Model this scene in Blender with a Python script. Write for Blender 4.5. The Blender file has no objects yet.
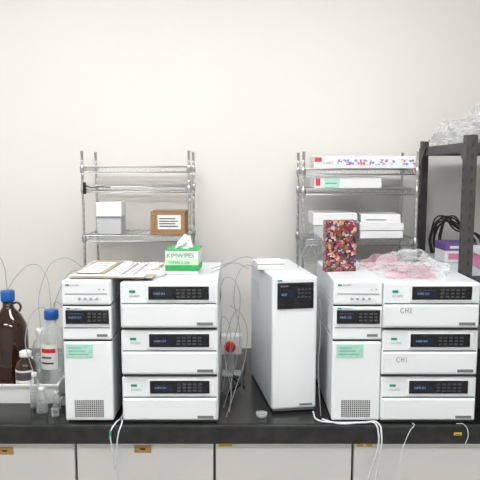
import bpy, bmesh, math, random
from mathutils import Vector, noise, Matrix
R = random.Random(7)
scene = bpy.context.scene
try:
    scene.view_settings.view_transform = 'Standard'
except Exception:
    pass

# ------------------------------------------------------------ materials
def mat(name, col, rough=0.5, metal=0.0, trans=0.0, emis=0.0, bump=0.0, bscale=200, var=0.0, vscale=5, ior=1.45, coat=0.0):
    m = bpy.data.materials.new(name); m.use_nodes = True
    nt = m.node_tree; b = nt.nodes['Principled BSDF']
    b.inputs['Base Color'].default_value = (*col, 1)
    b.inputs['Roughness'].default_value = rough
    b.inputs['Metallic'].default_value = metal
    b.inputs['Transmission Weight'].default_value = trans
    b.inputs['IOR'].default_value = ior
    b.inputs['Coat Weight'].default_value = coat
    if emis:
        b.inputs['Emission Color'].default_value = (*col, 1)
        b.inputs['Emission Strength'].default_value = emis
    tc = nt.nodes.new('ShaderNodeTexCoord')
    if var:
        n = nt.nodes.new('ShaderNodeTexNoise'); n.inputs['Scale'].default_value = vscale
        n.inputs['Detail'].default_value = 5
        r = nt.nodes.new('ShaderNodeValToRGB')
        r.color_ramp.elements[0].position = .3; r.color_ramp.elements[1].position = .7
        r.color_ramp.elements[0].color = (*[c*(1-var) for c in col], 1)
        r.color_ramp.elements[1].color = (*[min(1, c*(1+var)) for c in col], 1)
        nt.links.new(tc.outputs['Object'], n.inputs['Vector'])
        nt.links.new(n.outputs['Fac'], r.inputs['Fac'])
        nt.links.new(r.outputs['Color'], b.inputs['Base Color'])
    if bump:
        n = nt.nodes.new('ShaderNodeTexNoise'); n.inputs['Scale'].default_value = bscale
        bp = nt.nodes.new('ShaderNodeBump'); bp.inputs['Strength'].default_value = bump
        bp.inputs['Distance'].default_value = .002
        nt.links.new(tc.outputs['Object'], n.inputs['Vector'])
        nt.links.new(n.outputs['Fac'], bp.inputs['Height'])
        nt.links.new(bp.outputs['Normal'], b.inputs['Normal'])
    return m

def spot_mat(name, base, cols, scale, thresh, stretch=(1, 1, 1), rough=.5, warp=0.0):
    """printed pattern: coloured voronoi cells over a base colour"""
    m = bpy.data.materials.new(name); m.use_nodes = True
    nt = m.node_tree; b = nt.nodes['Principled BSDF']; b.inputs['Roughness'].default_value = rough
    tc = nt.nodes.new('ShaderNodeTexCoord'); mp = nt.nodes.new('ShaderNodeMapping')
    mp.inputs['Scale'].default_value = stretch
    v = nt.nodes.new('ShaderNodeTexVoronoi'); v.inputs['Scale'].default_value = scale
    sep = nt.nodes.new('ShaderNodeSeparateColor')
    r = nt.nodes.new('ShaderNodeValToRGB'); r.color_ramp.interpolation = 'CONSTANT'
    el = r.color_ramp.elements
    el[0].position = 0; el[0].color = (*cols[0], 1)
    el[1].position = 1/len(cols); el[1].color = (*cols[1], 1)
    for i in range(2, len(cols)):
        e = el.new(i/len(cols)); e.color = (*cols[i], 1)
    lt = nt.nodes.new('ShaderNodeMath'); lt.operation = 'LESS_THAN'; lt.inputs[1].default_value = thresh
    mx = nt.nodes.new('ShaderNodeMix'); mx.data_type = 'RGBA'
    mx.inputs[6].default_value = (*base, 1)
    L = nt.links.new
    L(tc.outputs['Object'], mp.inputs['Vector'])
    if warp:
        n = nt.nodes.new('ShaderNodeTexNoise'); n.inputs['Scale'].default_value = 45; n.inputs['Detail'].default_value = 3
        sc = nt.nodes.new('ShaderNodeVectorMath'); sc.operation = 'SCALE'; sc.inputs[3].default_value = warp
        ad = nt.nodes.new('ShaderNodeVectorMath'); ad.operation = 'ADD'
        L(mp.outputs['Vector'], n.inputs['Vector']); L(n.outputs['Color'], sc.inputs[0])
        L(mp.outputs['Vector'], ad.inputs[0]); L(sc.outputs[0], ad.inputs[1]); L(ad.outputs[0], v.inputs['Vector'])
    else:
        L(mp.outputs['Vector'], v.inputs['Vector'])
    L(v.outputs['Color'], sep.inputs['Color']); L(sep.outputs['Red'], r.inputs['Fac'])
    L(v.outputs['Distance'], lt.inputs[0]); L(lt.outputs[0], mx.inputs[0])
    L(r.outputs['Color'], mx.inputs[7]); L(mx.outputs[2], b.inputs['Base Color'])
    return m

def film_mat(name, col, alpha, rough=.15, edge=.5):
    m = bpy.data.materials.new(name); m.use_nodes = True
    nt = m.node_tree; b = nt.nodes['Principled BSDF']; out = nt.nodes['Material Output']
    b.inputs['Base Color'].default_value = (*col, 1); b.inputs['Roughness'].default_value = rough
    t = nt.nodes.new('ShaderNodeBsdfTransparent'); tl = nt.nodes.new('ShaderNodeBsdfTranslucent')
    tl.inputs['Color'].default_value = (*col, 1)
    a = nt.nodes.new('ShaderNodeMixShader'); a.inputs[0].default_value = .4
    c = nt.nodes.new('ShaderNodeMixShader')
    lw = nt.nodes.new('ShaderNodeLayerWeight'); lw.inputs[0].default_value = .35
    mr = nt.nodes.new('ShaderNodeMapRange'); mr.inputs[3].default_value = alpha; mr.inputs[4].default_value = min(1, alpha+edge)
    L = nt.links.new
    L(b.outputs[0], a.inputs[1]); L(tl.outputs[0], a.inputs[2])
    L(lw.outputs['Facing'], mr.inputs[0]); L(mr.outputs[0], c.inputs[0])
    L(t.outputs[0], c.inputs[1]); L(a.outputs[0], c.inputs[2]); L(c.outputs[0], out.inputs[0])
    return m

M = dict(
    wall=mat('wall_paint', (.765, .75, .715), .85, bump=.15, bscale=120, var=.012, vscale=1.5),
    ceil=mat('ceiling_board', (.8, .8, .79), .9, var=.03, vscale=8),
    floor=mat('vinyl_floor', (.46, .46, .45), .4, var=.1, vscale=6),
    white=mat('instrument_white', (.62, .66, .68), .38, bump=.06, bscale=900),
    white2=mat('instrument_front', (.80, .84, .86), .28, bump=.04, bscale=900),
    seam=mat('seam_grey', (.17, .18, .19), .6, var=.1),
    black=mat('panel_black', (.010, .011, .013), .20, var=.1, vscale=40),
    key=mat('key_grey', (.05, .055, .06), .4, var=.1),
    lcd=mat('lcd_dark', (.010, .018, .035), .12, var=.2, vscale=60),
    lcdtxt=mat('lcd_text', (.22, .32, .45), .5, emis=.05),
    print=mat('print_grey', (.36, .38, .41), .5, var=.05),
    green=mat('logo_green', (.0, .30, .17), .45, var=.05),
    label=mat('asset_label_green', (.40, .68, .57), .6, var=.08, vscale=60),
    dark=mat('ink_dark', (.03, .03, .035), .6, var=.1),
    ink=mat('ink_faint', (.07, .07, .08), .6, var=.1),
    chrome=mat('chrome_wire', (.58, .58, .58), .28, metal=1, var=.05),
    steel=mat('dark_steel', (.075, .072, .072), .5, metal=.3, var=.2, vscale=30),
    top=mat('bench_top', (.012, .012, .013), .22, var=.3, vscale=14),
    edge=mat('bench_edge', (.020, .020, .021), .32, bump=.5, bscale=60, var=.5, vscale=25),
    drawer=mat('drawer_laminate', (.78, .77, .75), .45, var=.02, vscale=4),
    carc=mat('carcass_dark', (.08, .075, .07), .6, var=.1),
    brass=mat('tag_brown', (.50, .28, .08), .5, var=.2, vscale=80),
    yellow=mat('tag_yellow', (.75, .50, .03), .5, var=.1, vscale=80),
    paper=mat('paper', (.78, .78, .77), .7, var=.03, vscale=30),
    card=mat('cardboard', (.34, .185, .085), .8, var=.1, vscale=40),
    boxw=mat('carton_white', (.76, .77, .78), .6, var=.03, vscale=20),
    boxg=mat('carton_grey', (.50, .51, .53), .6, var=.04, vscale=20),
    pink=mat('carton_red', (.60, .05, .06), .5, var=.1, vscale=50),
    magenta=mat('carton_pink', (.65, .22, .36), .5, var=.1, vscale=50),
    kgreen=mat('tissue_box_green', (.03, .36, .10), .5, var=.1, vscale=30),
    kpale=mat('tissue_box_pale', (.55, .75, .50), .5, var=.1, vscale=30),
    tissue=mat('tissue', (.85, .85, .85), .9, var=.02),
    tan=mat('sheet_tan', (.36, .31, .23), .5, var=.2, vscale=25),
    blue=mat('cap_blue', (.01, .09, .36), .35, var=.05),
    red=mat('knob_red', (.65, .02, .02), .35, var=.05),
    amber=mat('amber_glass', (.028, .009, .004), .04, var=.15, coat=.8),
    glass=film_mat('clear_glass', (.86, .91, .91), .10, .04, .50),
    liquid=film_mat('solvent', (.75, .81, .84), .22, .05, .3),
    tray=mat('white_tray', (.80, .80, .80), .5, var=.02),
    tube=mat('teflon_tube', (.62, .66, .68), .25, var=.05),
    tubed=mat('grey_tube', (.32, .34, .35), .3, var=.05),
    cable=mat('black_cable', (.012, .012, .012), .45, var=.1),
    film=film_mat('plastic_film', (.93, .94, .95), .10, .08, .45),
    filmp=film_mat('plastic_film_pink', (.92, .55, .62), .14, .1, .4),
    purple=mat('box_purple', (.16, .09, .30), .5, var=.1, vscale=30),
    pale=mat('pale_blue_board', (.55, .65, .70), .5, var=.05),
    lamp=mat('lamp_diffuser', (1, .998, .985), .5, emis=21.3),
    spots=spot_mat('carton_print', (.75, .75, .76), [(.6, .1, .12), (.1, .25, .6), (.75, .75, .76), (.3, .4, .7)], 90, .5, (1, 1, 1), .5, .01),
    cover=spot_mat('book_cover', (.04, .015, .02), [(.36, .03, .03), (.05, .13, .08), (.45, .26, .16), (.28, .02, .05), (.06, .05, .14), (.45, .10, .06), (.50, .42, .38), (.10, .03, .04), (.40, .12, .16), (.30, .03, .04)], 105, .66, (1, 1, 1), .22, .035),
)

# ------------------------------------------------------------ helpers
def link(o, parent=None):
    scene.collection.objects.link(o)
    if parent is not None: o.parent = parent
    return o

def group(name, loc=(0, 0, 0), rz=0.0):
    e = bpy.data.objects.new(name, None); e.empty_display_size = .05
    e.location = loc; e.rotation_euler = (0, 0, math.radians(rz))
    return link(e)

def mesh_obj(name, bm, m, parent=None, smooth=False, loc=(0, 0, 0), rot=(0, 0, 0)):
    me = bpy.data.meshes.new(name); bm.to_mesh(me); bm.free()
    if smooth:
        for p in me.polygons: p.use_smooth = True
    me.materials.append(m)
    o = bpy.data.objects.new(name, me); o.location = loc; o.rotation_euler = rot
    return link(o, parent)

def box(name, p, x, y, z, m, bev=.0015, seg=2, rot=(0, 0, 0)):
    bm = bmesh.new(); bmesh.ops.create_cube(bm, size=1)
    c = ((x[0]+x[1])/2, (y[0]+y[1])/2, (z[0]+z[1])/2)
    s = (abs(x[1]-x[0]), abs(y[1]-y[0]), abs(z[1]-z[0]))
    for v in bm.verts: v.co = Vector((v.co.x*s[0], v.co.y*s[1], v.co.z*s[2]))
    b = min(bev, min(s)*.45)
    if b > 0:
        bmesh.ops.bevel(bm, geom=bm.edges[:], offset=b, segments=seg, profile=.5, affect='EDGES')
    return mesh_obj(name, bm, m, p, loc=c, rot=rot)

def lathe(name, p, prof, m, loc=(0, 0, 0), seg=32, rot=(0, 0, 0)):
    bm = bmesh.new(); rings = []
    for r, z in prof:
        rings.append([bm.verts.new((max(r, 1e-5)*math.cos(2*math.pi*i/seg), max(r, 1e-5)*math.sin(2*math.pi*i/seg), z)) for i in range(seg)])
    for a, b in zip(rings, rings[1:]):
        for i in range(seg):
            bm.faces.new((a[i], a[(i+1) % seg], b[(i+1) % seg], b[i]))
    bmesh.ops.remove_doubles(bm, verts=bm.verts[:], dist=2e-5)
    bmesh.ops.recalc_face_normals(bm, faces=bm.faces[:])
    o = mesh_obj(name, bm, m, p, smooth=True, loc=loc, rot=rot)
    return o

def cyl(name, p, loc, r, h, m, rot=(0, 0, 0), seg=24):
    e = min(r, h)*.12
    return lathe(name, p, [(0, 0), (r-e, 0), (r, e), (r, h-e), (r-e, h), (0, h)], m, loc, seg, rot)

def wires(name, p, polys, r, m, smooth=False, res=2, cyc=False):
    cu = bpy.data.curves.new(name, 'CURVE'); cu.dimensions = '3D'
    cu.bevel_depth = r; cu.bevel_resolution = res; cu.use_fill_caps = True
    for pts in polys:
        if smooth:
            s = cu.splines.new('BEZIER'); s.bezier_points.add(len(pts)-1)
            for bp, q in zip(s.bezier_points, pts):
                bp.co = q; bp.handle_left_type = bp.handle_right_type = 'AUTO'
            s.resolution_u = 10
        else:
            s = cu.splines.new('POLY'); s.points.add(len(pts)-1)
            for bp, q in zip(s.points, pts): bp.co = (*q, 1)
        s.use_cyclic_u = cyc
    cu.materials.append(m)
    return link(bpy.data.objects.new(name, cu), p)

def text(name, p, s, loc, size, m, rot=(90, 0, 0), shear=0):
    cu = bpy.data.curves.new(name, 'FONT'); cu.body = s; cu.size = size; cu.extrude = .0003; cu.shear = shear
    cu.materials.append(m)
    o = bpy.data.objects.new(name, cu); o.location = loc; o.rotation_euler = [math.radians(a) for a in rot]
    return link(o, p)

def crumple(name, p, loc, scale, m, seed=0, amp=.35, sub=5, freq=3.0):
    bm = bmesh.new(); bmesh.ops.create_icosphere(bm, subdivisions=sub, radius=1)
    for v in bm.verts:
        q = v.co*freq + Vector((seed*7.3, seed*3.1, seed))
        n1 = noise.ridged_multi_fractal(q*.6, 1.0, 2.1, 4, 1.0, 2.0) - 1.0
        n2 = noise.noise(q*.5)
        d = v.co.normalized()*(1 + amp*.45*n1 + amp*1.1*n2)
        v.co = Vector((d.x*scale[0], d.y*scale[1], max(d.z, -.55)*scale[2]))
    mn = min(v.co.z for v in bm.verts)
    for v in bm.verts: v.co.z -= mn
    return mesh_obj(name, bm, m, p, smooth=False, loc=loc)

# ------------------------------------------------------------ room
BZ = .80          # bench top height
WY = .80          # back wall plane
box('wall_back', None, (-3, 3), (WY, WY+.1), (0, 2.8), M['wall'], 0)
box('wall_left', None, (-3.1, -3), (-4, WY+.1), (0, 2.8), M['wall'], 0)
box('wall_right', None, (3, 3.1), (-4, WY+.1), (0, 2.8), M['wall'], 0)
box('wall_front', None, (-3.1, 3.1), (-4.1, -4), (0, 2.8), M['wall'], 0)
box('floor', None, (-3.1, 3.1), (-4.1, WY+.1), (-.1, 0), M['floor'], 0)
box('ceiling', None, (-3.1, 3.1), (-4.1, WY+.1), (2.8, 2.9), M['ceil'], 0)

for i, (lx, ly) in enumerate([(-1.1, -.50), (.30, -.50), (-1.0, -2.5), (1.0, -2.5)]):
    g = group('ceiling_light', (lx, ly, 2.8))
    box('housing', g, (-.66, .66), (-.19, .19), (-.045, -.0005), M['boxw'], .004)
    box('diffuser', g, (-.63, .63), (-.16, .16), (-.055, -.046), M['lamp'], .003)

# ------------------------------------------------------------ bench
g = group('laboratory_bench', (0, 0, 0))
box('countertop', g, (-2, 2), (-.030, WY-.002), (BZ-.03, BZ), M['top'], .003)
box('front_edge', g, (-2, 2), (-.045, -.029), (BZ-.060, BZ-.0005), M['edge'], .004)
box('carcass', g, (-2, 2), (.02, WY-.002), (.08, BZ-.0305), M['carc'], .002)
box('plinth', g, (-2, 2), (.07, WY-.002), (0, .08), M['dark'], .001)
xs = [-1.38, -.952, -.528, -.082, .362, .806, 1.25]
for i in range(6):
    a, b = xs[i]+.004, xs[i+1]-.004
    box('drawer_%d' % i, g, (a, b), (0, .0195), (.575, .727), M['drawer'], .002)
    box('door_leaf_%d' % i, g, (a, b), (0, .0195), (.10, .567), M['drawer'], .002)
    box('pull_lip_%d' % i, g, (a+.1, b-.1), (-.012, .0), (.577, .587), M['seam'], .002)
for i, (x, z, w, m) in enumerate([(-.755, .698, .055, 'brass'), (-.312, .704, .055, 'brass'), (-.047, .718, .045, 'yellow'), (.385, .718, .020, 'yellow'), (.415, .718, .02, 'yellow'), (.64, .70, .035, 'paper')]):
    box('tag_frame_%d' % i, g, (x-w/2, x+w/2), (-.002, 0.0), (z-.013 if m == 'brass' else z-.006, z+.013 if m == 'brass' else z+.006), M[m], .001)
    if m == 'brass':
        box('tag_slot_%d' % i, g, (x-.008, x+.008), (-.003, -.0015), (z-.003, z+.003), M['dark'], .0005)

# ------------------------------------------------------------ instruments
def module(g, k, z0, w=.30, h=.149, dep=.42):
    n = 'unit%d_' % k
    X = w/2
    for fx in (-X+.03, X-.03):
        for fy in (.04, dep-.04):
            cyl(n+'foot', g, (fx, fy, z0), .011, .006, M['dark'], seg=12)
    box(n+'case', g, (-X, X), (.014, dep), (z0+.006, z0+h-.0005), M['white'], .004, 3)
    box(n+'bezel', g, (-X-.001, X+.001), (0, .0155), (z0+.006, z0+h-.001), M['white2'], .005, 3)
    box(n+'strip_frame', g, (-X+.080, X-.014), (-.004, .002), (z0+.089, z0+.142), M['white2'], .003, 3)
    box(n+'display_strip', g, (-X+.087, X-.026), (-.0065, -.001), (z0+.096, z0+.138), M['black'], .002)
    box(n+'lcd', g, (-X+.101, -X+.158), (-.0073, -.006), (z0+.105, z0+.127), M['lcd'], .0005)
    text(n+'lcd_text', g, '0.000 254', (-X+.103, -.0075, z0+.113), .009, M['lcdtxt'])
    for r in range(3):
        for c in range(5):
            x = -X+.173+c*.0165
            box(n+'key', g, (x, x+.011), (-.0076, -.006), (z0+.103+r*.0105, z0+.1085+r*.0105), M['key'], .0006, 1)
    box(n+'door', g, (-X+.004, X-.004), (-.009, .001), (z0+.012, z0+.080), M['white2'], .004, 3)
    box(n+'groove', g, (-X+.004, X-.004), (-.0012, .0), (z0+.0812, z0+.0852), M['seam'], 0)
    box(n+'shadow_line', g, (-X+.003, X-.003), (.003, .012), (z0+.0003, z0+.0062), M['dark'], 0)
    box(n+'logo_mark', g, (-X+.027, -X+.046), (-.0012, .0), (z0+.117, z0+.125), M['green'], .0005)
    text(n+'logo_text', g, 'UV-2070', (-X+.027, -.0006, z0+.1045), .009, M['print'])
    box(n+'model_plate', g, (X-.064, X-.014), (-.0102, -.0085), (z0+.017, z0+.026), M['seam'], .0004)
    for s in (-1, 1):
        for i in range(9):
            box(n+'side_vent', g, (s*X-.0008, s*X+.0008), (.20+i*.018, .206+i*.018), (z0+.03, z0+.07), M['seam'], 0)

def handwriting(g, polys, loc, s):
    wires('handwriting', g, [[(loc[0]+a*s, loc[1], loc[2]+b*s) for a, b in q] for q in polys], .0008, M['ink'], False, 1)
C_ = [(.6, .9), (.3, 1.0), (.05, .75), (0, .35), (.15, .05), (.45, .0), (.65, .12)]
H_ = [[(1.0, 1), (.95, 0)], [(1.5, 1), (1.45, 0)], [(.98, .5), (1.48, .52)]]
TWO = [(1.85, .75), (1.95, .9), (2.12, .8), (2.05, .45), (1.82, .0), (2.25, .02)]
ONE = [(2.0, .9), (1.98, 0)]

def hplc_stack(loc, rz=0, w=.30):
    g = group('chromatography_module_stack', loc, rz)
    for k in range(3): module(g, k, k*.150, w)
    return g

S1 = hplc_stack((-.2195, -.018, BZ))
S2 = hplc_stack((.592, -.018, BZ), 0, .298)
handwriting(S2, [C_]+H_+[TWO], (-.149+.052, -.0095, .300+.056), .0155)
handwriting(S2, [C_]+H_+[ONE], (-.149+.044, -.0095, .150+.050), .0155)

def pump_column(loc, rz, w, labx, unit2txt):
    g = group('solvent_pump_column', loc, rz)
    X = w/2
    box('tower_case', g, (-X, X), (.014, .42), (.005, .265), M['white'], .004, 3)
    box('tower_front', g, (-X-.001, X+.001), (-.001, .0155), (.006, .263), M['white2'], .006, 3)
    for fx in (-X+.025, X-.025):
        for fy in (.04, .38): cyl('foot', g, (fx, fy, 0), .011, .006, M['dark'], seg=12)
    for r in range(9):
        for c in range(14):
            x = -.045+c*.0066
            box('vent_slot', g, (x, x+.0042), (-.0022, -.0005), (.020+r*.0062, .0235+r*.0062), M['dark'], 0)
    box('asset_label', g, (labx-.042, labx+.042), (-.0024, -.0008), (.212, .254), M['label'], .0005)
    for i in range(3):
        box('label_line', g, (labx-.034, labx+.030-.012*i), (-.0029, -.0022), (.222+i*.010, .2235+i*.010), M['green'], 0)
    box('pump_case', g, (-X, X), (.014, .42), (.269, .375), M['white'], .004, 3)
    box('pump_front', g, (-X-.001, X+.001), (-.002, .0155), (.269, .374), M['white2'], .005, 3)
    box('display_strip', g, (-X+.010, X-.006), (-.006, -.001), (.320, .364), M['black'], .002)
    box('lcd', g, (-X+.018, -X+.066), (-.0068, -.005), (.331, .353), M['lcd'], .0005)
    text('lcd_text', g, unit2txt, (-X+.020, -.0071, .338), .009, M['lcdtxt'])
    for r in range(3):
        for c in range(4):
            x = -X+.078+c*.016
            box('key', g, (x, x+.0105), (-.0071, -.005), (.328+r*.0105, .3335+r*.0105), M['key'], .0006, 1)
    box('pump_groove', g, (-X+.004, X-.004), (-.003, -.0018), (.306, .3090), M['seam'], 0)
    box('logo_mark', g, (-X+.012, -X+.024), (-.0032, -.0018), (.3665, .3715), M['green'], .0004)
    text('logo_text', g, 'PU-2080 Plus', (-X+.027, -.0024, .3665), .006, M['print'])
    box('pump_plate', g, (X-.045, X-.012), (-.0032, -.0018), (.279, .287), M['seam'], .0004)
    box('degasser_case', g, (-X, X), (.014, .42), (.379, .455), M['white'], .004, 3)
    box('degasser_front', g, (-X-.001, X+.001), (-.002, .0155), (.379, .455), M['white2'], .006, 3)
    box('degasser_logo', g, (-X+.012, -X+.024), (-.0032, -.0018), (.439, .4445), M['green'], .0004)
    text('degasser_text', g, 'DG-2080', (-X+.027, -.0024, .439), .007, M['print'])
    box('degasser_groove', g, (-X+.01, X-.01), (-.003, -.0018), (.413, .4150), M['seam'], 0)
    for i in range(4):
        cyl('fitting', g, (-X+.055+i*.018, -.0015, .400), .0042, .008, M['print'], rot=(math.radians(90), 0, 0), seg=12)
    for i in range(2):
        cyl('lamp_led', g, (X-.02-i*.014, -.0015, .428), .002, .002, M['green'], rot=(math.radians(90), 0, 0), seg=10)
    for z in (.2635, .3748):
        box('seam_line', g, (-X+.001, X-.001), (.003, .0135), (z, z+.005), M['dark'], 0)
    return g

P1 = pump_column((-.4750, -.018, BZ), 0, .150, -.026, 'FLOW 0.7')
P2 = pump_column((.3645, -.018, BZ), 0.0, .150, -.022, 'PRES 152')

# tall column oven
g = group('column_oven', (.178, .065, BZ), 9.0)
X = .073
for fx in (-X+.025, X-.025):
    for fy in (.04, .36): cyl('foot', g, (fx, fy, 0), .011, .006, M['dark'], seg=12)
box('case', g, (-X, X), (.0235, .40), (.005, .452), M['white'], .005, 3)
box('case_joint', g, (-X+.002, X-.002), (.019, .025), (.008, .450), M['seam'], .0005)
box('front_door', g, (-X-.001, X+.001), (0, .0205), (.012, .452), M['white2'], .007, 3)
box('front_toe', g, (-X+.004, X-.004), (.006, .024), (.004, .0125), M['seam'], .001)
box('display_panel', g, (-X+.014, X-.012), (-.0035, .001), (.348, .434), M['black'], .003)
box('lcd', g, (-X+.022, -X+.069), (-.0043, -.003), (.386, .410), M['lcd'], .0005)
text('lcd_text', g, '40.0', (-X+.026, -.0046, .392), .011, M['lcdtxt'])
for r in range(3):
    for c in range(4):
        x = -X+.080+c*.012
        box('key', g, (x, x+.008), (-.0044, -.003), (.384+r*.012, .390+r*.012), M['key'], .0005, 1)
text('panel_text', g, 'CO-2060', (-X+.024, -.0041, .421), .007, M['print'])
box('logo_mark', g, (-X+.014, -X+.03), (-.0012, .0), (.4385, .444), M['green'], .0005)
box('model_plate', g, (X-.055, X-.012), (-.0012, .0005), (.022, .029), M['seam'], .0004)
box('side_latch', g, (X+.0005, X+.0035), (.008, .018), (.20, .24), M['seam'], .001)
for i in range(10):
    box('side_vent', g, (-X-.0008, -X+.0008), (.24+i*.013, .245+i*.013), (.33, .39), M['boxg'], 0)

# ------------------------------------------------------------ wire shelving
def wire_rack(loc, w, dep, levels, top):
    g = group('wire_shelf_rack', loc)
    X = w/2
    for i, (px, py) in enumerate([(-X, 0), (X, 0), (-X, dep), (X, dep)]):
        prof = [(0, 0), (.007, 0), (.007, .012), (.0055, .015)]
        z = .03
        while z < top-.02:
            prof += [(.0055, z-.002), (.0048, z-.001), (.0048, z+.001), (.0055, z+.002)]; z += .025
        prof += [(.0055, top-.006), (.0068, top-.005), (.0068, top-.001), (.005, top), (0, top)]
        lathe('post_%d' % i, g, prof, M['chrome'], (px, py, 0), 12)
        for L in levels:
            cyl('collar', g, (px, py, L-.024), .009, .028, M['chrome'], seg=14)
    for n, L in enumerate(levels):
        fr = []
        for dz in (0, -.022):
            fr.append([(-X, 0, L+dz), (X, 0, L+dz), (X, dep, L+dz), (-X, dep, L+dz), (-X, 0, L+dz)])
        wires('frame_%d' % n, g, fr, .0024, M['chrome'])
        zz = []
        for yy in (0, dep):
            N = 26; zz.append([(-X+.008+(w-.016)*i/N, yy, L-(.022 if i % 2 else 0)) for i in range(N+1)])
        for xx in (-X, X):
            N = 12; zz.append([(xx, .006+(dep-.012)*i/N, L-(.022 if i % 2 else 0)) for i in range(N+1)])
        wires('truss_%d' % n, g, zz, .0013, M['chrome'])
        N = 22
        wires('mat_wires_%d' % n, g, [[(-X+w*i/N, 0, L+.001), (-X+w*i/N, dep, L+.001)] for i in range(1, N)], .0014, M['chrome'])
        wires('cross_%d' % n, g, [[(-X, dep*.5, L-.003), (X, dep*.5, L-.003)]], .0024, M['chrome'])
    return g
wire_rack((-.405, .52, BZ), .414, .23, [.12, .535, .728, .806], .868)
wire_rack((.468, .52, BZ), .442, .23, [.12, .520, .718, .796], .866)
g = group('cable_clip', (-.600, .505, BZ+.70))
cyl('clip_body', g, (0, -.004, 0), .006, .045, M['cable'])
wires('hook', g, [[(0, -.004, .04), (.01, -.006, .03), (.06, -.006, .028), (.10, -.006, .026)]], .0022, M['cable'], True)

# boxes on left rack
Z = BZ+.5375
g = group('specimen_box', (-.518, .545, Z), 2)
box('body', g, (-.047, .047), (0, .12), (0, .080), M['boxg'], .002)
box('lid', g, (-.050, .050), (-.004, .124), (.070, .128), M['boxw'], .002)
box('lid_edge', g, (-.046, .046), (-.0055, -.0035), (.070, .0725), M['seam'], 0)
g = group('cardboard_box', (-.285, .535, Z), -2)
box('carton', g, (-.068, .068), (0, .13), (0, .092), M['card'], .002)
box('tape', g, (-.069, .069), (.055, .075), (.0915, .0928), M['tan'], .0003)
box('shipping_label', g, (-.040, .052), (-.001, .0003), (.022, .078), M['paper'], .0003)
for i in range(4):
    box('label_line', g, (-.033, .04-.01*(i % 2)), (-.0016, -.0008), (.032+i*.010, .036+i*.010), M['dark'], 0)
box('flap_seam', g, (-.067, .067), (-.0008, .0003), (.0905, .0915), M['carc'], 0)

# boxes on right rack
g = group('printed_carton', (.478, .53, BZ+.799), 0)
box('carton', g, (-.190, .208), (0, .16), (0, .046), M['boxw'], .002)
box('printed_band', g, (-.100, .205), (-.001, .0002), (.012, .034), M['spots'], .0003)
box('end_red', g, (-.188, -.160), (-.001, .0002), (.024, .042), M['pink'], .0003)
text('carton_print', g, 'LABO', (-.152, -.0012, .016), .015, M['print'])
g = group('flat_carton', (.453, .53, BZ+.721), 0)
box('carton', g, (-.162, .100), (0, .17), (0, .045), M['boxw'], .002)
box('sticker_green', g, (-.125, -.065), (-.0014, .0002), (.003, .038), M['label'], .0003)
box('sticker_pink', g, (-.158, -.140), (-.0014, .0002), (.010, .038), M['pink'], .0003)
box('sticker_line', g, (-.12, -.075), (-.002, -.001), (.018, .021), M['green'], 0)
g = group('flat_carton', (.400, .535, BZ+.523), 0)
box('carton', g, (-.11, .06), (0, .17), (0, .050), M['boxg'], .002)
box('lid', g, (-.112, .062), (-.002, .172), (.052, .100), M['boxw'], .002)
g = group('flat_carton', (.565, .535, BZ+.523), 3)
box('carton', g, (-.09, .08), (0, .16), (0, .030), M['boxw'], .002)
box('lid', g, (-.092, .082), (-.002, .162), (.032, .060), M['boxw'], .002)
g = group('flat_carton', (.56, .55, BZ+.5835), -4)
box('carton', g, (-.08, .075), (0, .14), (0, .034), M['boxw'], .002)
box('print_strip', g, (-.06, .02), (-.001, .0003), (.01, .014), M['seam'], 0)
g = group('coiled_tubing', (.278, .505, BZ+.43))
cl = []
for k in range(4):
    rr = .042+.006*k
    cl.append([(rr*.75*math.cos(a*.35+k), -.004*k, .06+rr*math.sin(a*.35+k)) for a in range(19)])
wires('coil', g, cl, .0016, M['tubed'], True)

# ------------------------------------------------------------ dark steel rack at right
g = group('steel_angle_rack', (.753, .18, BZ))
D = .54; W = .75
def angle_post(nm, x, y, sx, sy, h):
    box(nm+'_a', g, (x, x+sx*.036), (y, y+sy*.003), (0, h), M['steel'], .0006)
    box(nm+'_b', g, (x, x+sx*.003), (y+sy*.003, y+sy*.036), (0, h), M['steel'], .0006)
    z = .03
    while z < h-.02:
        box(nm+'_hole', g, (x+sx*.016, x+sx*.024), (y-sy*.0006, y+sy*.0002), (z, z+.015), M['dark'], 0)
        box(nm+'_hole', g, (x-sx*.0006, x+sx*.0002), (y+sy*.016, y+sy*.024), (z, z+.015), M['dark'], 0)
        z += .04
angle_post('post_fl', 0, 0, 1, 1, .91); angle_post('post_fr', W, 0, -1, 1, .91)
angle_post('post_bl', 0, D, 1, -1, .91); angle_post('post_br', W, D, -1, -1, .91)
for i, z in enumerate([.30, .435, .885]):
    box('shelf_%d' % i, g, (.004, W-.004), (.004, D-.004), (z-.002, z), M['steel'] if i != 1 else M['pale'], .0005)
    for nm, xx, yy in (('front', (.003, W-.003), (.0035, .006)), ('rear', (.003, W-.003), (D-.006, D-.0035)), ('left', (.0035, .006), (.003, D-.003)), ('right', (W-.006, W-.0035), (.003, D-.003))):
        box('lip_%s_%d' % (nm, i), g, xx, yy, (z-.035, z), M['steel'], .0006)
for y0, s in ((.0, 1), (D, -1)):
    bm = bmesh.new()
    vs = [bm.verts.new(q) for q in ((-.001, y0, .88), (-.001, y0+s*.09, .88), (-.001, y0, .79))]
    bm.faces.new(vs)
    o = mesh_obj('gusset', bm, M['steel'], g); md = o.modifiers.new('t', 'SOLIDIFY'); md.thickness = .002

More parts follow.
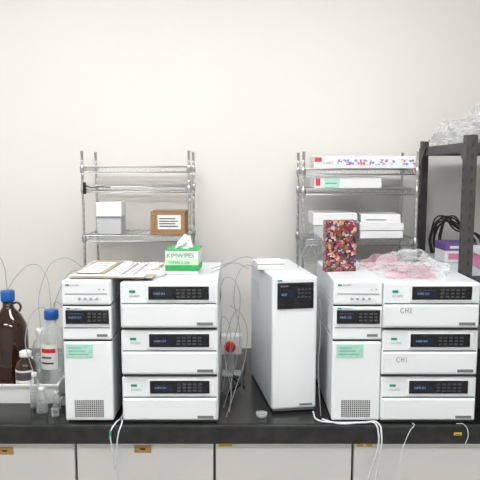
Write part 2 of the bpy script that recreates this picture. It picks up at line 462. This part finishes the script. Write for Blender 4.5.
Zs = BZ+.4365
g = group('reagent_box', (.848, .47, Zs), 3)
box('box_body', g, (-.058, .065), (0, .11), (0, .046), M['boxw'], .002)
box('box_lid', g, (-.059, .066), (-.001, .111), (.046, .076), M['purple'], .002)
box('box_label', g, (-.045, .02), (-.0012, .0002), (.012, .036), M['magenta'], .0003)
box('box_line', g, (-.04, .01), (-.0022, -.001), (.055, .065), M['paper'], 0)
g = group('reagent_box', (.95, .24, Zs), -4)
box('box_body', g, (-.09, .09), (0, .15), (0, .05), M['magenta'], .002)
box('box_top', g, (-.091, .091), (-.001, .151), (.050, .078), M['boxw'], .002)
g = group('cable_bundle', (.80, .655, Zs+.002), 0)
cb = []
for i in range(10):
    a = R.uniform(0, 1); x0 = -.01+R.uniform(0, .05)
    cb.append([(x0, 0, .01), (x0-.01+.01*a, -.005, .08+.03*a), (x0+.03, -.01, .14+.04*a), (x0+.09, -.01, .13-.03*a), (x0+.15, -.012, .07+.02*a), (x0+.18, .01, .01)])
wires('cables', g, cb, .0035, M['cable'], True)
g = group('plastic_bag_pile', (.90, .40, BZ+.8855))
crumple('bag_a', g, (-.01, -.10, 0), (.11, .12, .06), M['film'], 1, .5)
crumple('bag_b', g, (.16, -.14, 0), (.14, .14, .075), M['film'], 2, .5)
crumple('bag_c', g, (-.055, .12, 0), (.10, .12, .06), M['film'], 3, .5)
crumple('bag_d', g, (.08, .12, 0), (.15, .12, .095), M['film'], 4, .5)
crumple('bag_e', g, (.03, .03, .03), (.11, .10, .05), M['film'], 5, .5)

# ------------------------------------------------------------ things on the instruments
T1 = BZ+.4495
TP = BZ+.455
g = group('tissue_wiper_box', (-.192, .12, T1), -3)
box('base_band', g, (-.0545, .0545), (0, .11), (0, .012), M['boxw'], .0015)
box('lower_carton', g, (-.055, .055), (-.0002, .1102), (.012, .032), M['kgreen'], .001)
box('mid_band', g, (-.0548, .0548), (-.0001, .1101), (.032, .052), M['kpale'], .001)
box('upper_carton', g, (-.055, .055), (0, .11), (.052, .080), M['boxw'], .0015)
box('top_rim', g, (-.0552, .0552), (-.0003, .1103), (.079, .083), M['kgreen'], .001)
text('box_text', g, 'KIMWIPES', (-.050, -.0008, .0575), .0205, M['kgreen'])
text('box_text2', g, 'WIPERS S-200', (-.045, -.0008, .037), .012, M['kgreen'])
bm = bmesh.new(); bmesh.ops.create_grid(bm, x_segments=24, y_segments=24, size=1)
for v in bm.verts:
    x, y = v.co.x, v.co.y
    r = math.hypot(x, y)
    v.co = Vector((x*.022+.012*y*y*x-.005, y*.016, .030+.030*(1-y*y*.6)*(x*.5+.5)+.012*noise.noise(Vector((x*2, y*2, 3)))-.03*r*r*.6))
mesh_obj('pulled_tissue', bm, M['tissue'], g, True, (.005, .05, .078))
crumple('tissue_tuft', g, (.005, .05, .082), (.020, .016, .026), M['tissue'], 9, .6, 4)

g = group('tape_roll', (-.275, .10, T1))
lathe('roll', g, [(.018, 0), (.031, 0), (.031, .022), (.018, .022), (.018, 0)], M['tray'], (0, 0, 0))
lathe('core', g, [(.0155, 0), (.0178, 0), (.0178, .0225), (.0155, .0225), (.0155, 0)], M['tan'])
g = group('glass_dish', (-.330, .045, T1))
lathe('dish', g, [(0, 0), (.022, 0), (.024, .012), (.022, .012), (.0205, .002), (0, .002)], M['glass'])

g = group('document_sheets', (-.455, .01, TP+.0035), -4)
for i, (m, dz, r, a) in enumerate([('tan', 0, 3, (-.088, .175)), ('paper', .003, -2, (-.080, .158)), ('film', .006, 5, (-.08, .16)), ('tan', .009, 1, (-.078, .02))]):
    box('sheet_%d' % i, g, a, (.0+.012*i, .27+.01*i), (dz, dz+.0018), M[m], .0004, 1, (0, 0, math.radians(r)))
for i in range(5):
    box('strip_%d' % i, g, (.06+.018*i, .066+.018*i), (.03, .24), (.0085, .0105), M['print'] if i % 2 else M['paper'], .0002)
box('printed_page', g, (-.064, .006), (.03, .25), (.0112, .0120), M['paper'], 0, 1)
for i in range(5):
    box('page_print', g, (-.055, -.005), (.05+i*.038, .068+i*.038), (.0120, .0124), M['print'], 0, 1)

g = group('flat_instrument_box', (.095, .20, BZ+.4525), 8)
box('base', g, (-.035, .060), (0, .09), (0, .018), M['boxw'], .002)
box('lid', g, (-.036, .061), (-.001, .091), (.0195, .026), M['boxw'], .002)
box('stripe', g, (-.034, .058), (.0005, .01), (.0178, .0198), M['seam'], 0)

g = group('decorated_book', (.338, .15, TP), 9)
box('cover_front', g, (-.052, .052), (0, .003), (0, .172), M['cover'], .0008)
box('cover_back', g, (-.052, .052), (.029, .032), (0, .172), M['cover'], .0008)
box('spine', g, (-.0545, -.052), (0, .032), (0, .172), M['cover'], .0008)
box('pages', g, (-.0515, .049), (.0032, .0288), (.003, .169), M['paper'], .0005)

g = group('plastic_bag_heap', (.555, .13, T1))
crumple('bag_a', g, (-.03, .02, 0), (.075, .09, .024), M['film'], 11, .55)
crumple('bag_b', g, (.07, .01, 0), (.07, .08, .027), M['film'], 12, .6)
crumple('bag_c', g, (.02, .10, 0), (.08, .08, .044), M['film'], 13, .6)
crumple('bag_pink', g, (.0, -.03, 0), (.070, .06, .020), M['filmp'], 14, .6)
crumple('bag_d', g, (-.06, .11, 0), (.05, .07, .032), M['filmp'], 15, .6)

# ------------------------------------------------------------ left: tray and bottles
g = group('bottle_tray', (-.80, .14, BZ))
box('tray_floor', g, (-.22, .180), (0, .32), (0, .006), M['tray'], .002)
box('tray_front', g, (-.22, .180), (0, .006), (.006, .068), M['tray'], .002)
box('tray_rear', g, (-.22, .180), (.314, .32), (.006, .068), M['tray'], .002)
box('tray_right', g, (.174, .180), (.006, .314), (.006, .068), M['tray'], .002)
box('tray_left', g, (-.22, -.214), (.006, .314), (.006, .068), M['tray'], .002)
box('tray_rim', g, (-.224, .184), (-.005, .001), (.060, .069), M['tray'], .002)
ZT = BZ+.0065
g = group('amber_reagent_bottle', (-.835, .29, ZT))
lathe('bottle', g, [(0, 0), (.055, 0), (.063, .008), (.065, .02), (.065, .205), (.060, .235), (.043, .268), (.024, .29), (.019, .30), (.019, .325), (0, .325)], M['amber'], seg=48)
lathe('cap', g, [(.0, .318), (.0235, .318), (.0245, .322), (.0245, .352), (.022, .356), (0, .356)], M['blue'])
wires('handle_ring', g, [[(.019, 0, .31), (.035, 0, .312), (.045, 0, .300), (.040, 0, .280)]], .004, M['amber'], True)

def curved_label(g, r, a0, a1, z0, z1, m, name='label'):
    bm = bmesh.new(); N = 16; A = []; B = []
    for i in range(N+1):
        a = math.radians(a0+(a1-a0)*i/N)
        A.append(bm.verts.new((r*math.cos(a), r*math.sin(a), z0))); B.append(bm.verts.new((r*math.cos(a), r*math.sin(a), z1)))
    for i in range(N): bm.faces.new((A[i], A[i+1], B[i+1], B[i]))
    return mesh_obj(name, bm, m, g, True)

def gl_bottle(name, loc, r, h, capm, liquid=.6, lab=True, glass='glass'):
    g = group(name, loc)
    lathe('glass_body', g, [(0, 0), (r*.9, 0), (r, r*.12), (r, h*.68), (r*.85, h*.77), (r*.5, h*.84), (r*.45, h*.87), (r*.45, h*.94),
                            (r*.38, h*.94), (r*.38, h*.85), (r*.80, h*.76), (r*.94, h*.67), (r*.94, r*.15), (r*.85, .003), (0, .003)], M[glass], seg=40)
    if liquid: lathe('contents', g, [(0, .004), (r*.84, .004), (r*.925, r*.16), (r*.925, h*liquid), (0, h*liquid)], M['liquid'], seg=40)
    lathe('cap', g, [(0, h*.89), (r*.56, h*.89), (r*.58, h*.9), (r*.58, h*.985), (r*.53, h), (0, h)], M[capm])
    return g
b = gl_bottle('solvent_bottle', (-.668, .250, ZT), .043, .295, 'blue', .45)
curved_label(b, .0436, -140, -50, .09, .18, M['paper'])
curved_label(b, .0439, -130, -60, .15, .165, M['red'], 'label_band')
curved_label(b, .0439, -130, -80, .13, .136, M['dark'], 'label_print')
curved_label(b, .0439, -130, -70, .11, .116, M['dark'], 'label_print')
b = gl_bottle('small_reagent_bottle', (-.742, .185, ZT), .035, .165, 'paper', 0, glass='amber')
curved_label(b, .0356, -150, -30, .035, .105, M['paper'])
curved_label(b, .0359, -145, -40, .070, .098, M['ink'], 'label_band')
curved_label(b, .0359, -130, -80, .05, .062, M['yellow'], 'label_mark')
gl_bottle('solvent_bottle', (-.95, .38, ZT), .043, .235, 'blue', .5)
gl_bottle('solvent_bottle', (-.742, .35, ZT), .030, .20, 'paper', .5)
gl_bottle('sample_vial', (-.690, .110, BZ), .015, .12, 'paper', .4)
gl_bottle('sample_vial', (-.652, .065, BZ), .0175, .085, 'tray', .4)
gl_bottle('sample_vial', (-.612, .095, BZ), .0125, .06, 'paper', .5)
gl_bottle('sample_vial', (-.600, .035, BZ), .0125, .035, 'seam', 0)
gl_bottle('sample_vial', (-.600, .135, BZ), .013, .035, 'dark', 0)

g = group('solvent_line')
wires('lines', g, [
    [(-.668, .250, 1.09), (-.67, .25, 1.15), (-.70, .30, 1.22), (-.76, .34, 1.25), (-.80, .31, 1.22), (-.835, .29, 1.165)],
    [(-.662, .250, 1.09), (-.645, .25, 1.15), (-.62, .32, 1.22), (-.60, .42, 1.20), (-.54, .46, 1.10)],
    [(-.742, .35, 1.0), (-.74, .37, 1.16), (-.68, .42, 1.26), (-.60, .44, 1.22), (-.54, .46, 1.12)],
    [(-.835, .29, 1.165), (-.85, .28, 1.28), (-.92, .33, 1.30), (-.95, .38, 1.04)],
    [(-.668, .245, 1.09), (-.695, .20, 1.12), (-.72, .13, 1.04), (-.70, .11, .95), (-.69, .11, .92)],
    [(-.660, .245, 1.09), (-.63, .20, 1.14), (-.60, .20, 1.08), (-.585, .22, .98), (-.60, .13, .90), (-.612, .095, .86)],
], .0014, M['tubed'], True)

# ------------------------------------------------------------ gap between stack and oven
g = group('emergency_stop_switch', (-.034, .415, BZ))
box('base_plate', g, (-.035, .035), (0, .06), (0, .008), M['boxg'], .002)
box('stem', g, (-.012, .012), (.02, .045), (.008, .085), M['boxg'], .002)
box('switch_box', g, (-.042, .042), (.005, .055), (.085, .160), M['white2'], .005, 3)
cyl('collar', g, (-.004, .006, .120), .023, .006, M['yellow'], rot=(math.radians(90), 0, 0))
cyl('red_button', g, (-.004, .001, .120), .021, .016, M['red'], rot=(math.radians(90), 0, 0))
g = group('power_cable', (0, 0, BZ))
wires('cables', g, [
    [(-.045, .50, .006), (-.02, .40, .0055), (.0, .34, .0055), (-.03, .28, .0055), (-.05, .20, .0055)],
    [(.02, .56, .006), (.018, .50, .0055), (.012, .40, .0055), (.015, .30, .0055)],
], .0035, M['cable'], True)
g = group('sample_tubing', (0, 0, 0))
wires('tubing', g, [
    [(.03, .20, 1.256), (-.02, .18, 1.28), (-.07, .16, 1.262), (-.10, .14, 1.252)],
    [(.05, .20, 1.265), (.01, .16, 1.27), (-.02, .13, 1.18), (.0, .12, 1.05), (-.02, .13, .92), (-.055, .10, .802)],
    [(-.065, .20, 1.20), (-.045, .18, 1.23), (-.01, .20, 1.20), (-.005, .22, 1.08), (-.03, .24, .95), (-.03, .20, .802)],
    [(-.065, .10, 1.08), (-.05, .07, 1.12), (-.03, .06, 1.05), (-.045, .07, .95), (-.06, .09, .86)],
    [(-.01, .10, 1.14), (-.03, .10, 1.10), (-.05, .10, .98), (-.03, .09, .86), (-.035, .06, .802)],
    [(.08, .20, 1.28), (.02, .22, 1.295), (-.04, .24, 1.27), (-.10, .22, 1.253)],
    [(.20, .25, 1.256), (.24, .28, 1.30), (.27, .30, 1.34), (.29, .34, 1.30), (.285, .36, 1.26)],
    [(.20, .22, 1.256), (.225, .24, 1.32), (.245, .26, 1.33), (.265, .24, 1.20)],
    [(-.03, .06, 1.16), (.01, .07, 1.12), (.02, .08, 1.0), (-.01, .05, .90), (-.045, .02, .802)],
    [(.235, .12, 1.15), (.25, .10, 1.18), (.262, .08, 1.10), (.255, .06, .95), (.262, .03, .802)],
], .0012, M['tubed'], True)

g = group('petri_dish', (.070, .030, BZ))
lathe('dish_base', g, [(0, 0), (.016, 0), (.017, .010), (.0158, .010), (.015, .0015), (0, .0015)], M['glass'])
lathe('dish_lid', g, [(0, .0115), (.0175, .0115), (.0178, .006), (.0185, .006), (.0185, .0128), (0, .0128)], M['glass'])
g = group('waste_tubing', (0, 0, 0))
wires('tubes', g, [
    [(-.386, .10, .8025), (-.382, .0, .8045), (-.390, -.036, .806), (-.402, -.055, .785), (-.398, -.057, .735), (-.390, -.055, .66)],
    [(-.382, .08, .8025), (-.378, .0, .8045), (-.370, -.036, .806), (-.378, -.055, .78), (-.384, -.055, .72), (-.384, -.052, .60)],
], .0024, M['tube'], True)
wires('green_sleeve', g, [[(-.402, -.055, .790), (-.404, -.057, .765)]], .0042, M['green'])
g = group('drain_tube', (0, 0, 0))
wires('tubes', g, [
    [(.262, .0, .8035), (.31, -.034, .8035), (.39, -.030, .8045), (.422, -.038, .806), (.430, -.057, .78), (.428, -.059, .73), (.41, -.055, .66), (.38, -.055, .56)],
    [(.24, .06, .8035), (.25, -.01, .8035), (.30, -.026, .8035), (.39, -.028, .8045), (.432, -.036, .806), (.440, -.057, .77), (.434, -.059, .70), (.42, -.055, .60)],
], .0028, M['tube'], True)
wires('thin_tubes', g, [
    [(.54, -.032, .802), (.545, -.040, .803), (.53, -.053, .79), (.51, -.055, .74), (.49, -.055, .64)],
    [(.68, -.032, .802), (.70, -.040, .803), (.71, -.053, .78), (.70, -.055, .74)],
], .0012, M['tube'], True)
g = group('yellow_tag', (.68, -.049, .775), 0)
box('tag', g, (-.012, .012), (0, .0035), (-.004, .004), M['yellow'], .0005)
box('tag_print', g, (-.008, .008), (-.0008, .0), (-.0015, .0015), M['dark'], 0)

# ------------------------------------------------------------ camera
cam = bpy.data.cameras.new('camera'); cam.lens = 46.5; cam.sensor_width = 36; cam.clip_start = .05
co = bpy.data.objects.new('camera', cam); co.location = (0, -1.9, 1.60)
co.rotation_euler = (math.radians(90-6.63), 0, 0)
scene.collection.objects.link(co); scene.camera = co
w = bpy.data.worlds.new('world'); w.use_nodes = True
w.node_tree.nodes['Background'].inputs[0].default_value = (.9, .93, 1, 1)
w.node_tree.nodes['Background'].inputs[1].default_value = .3
scene.world = w
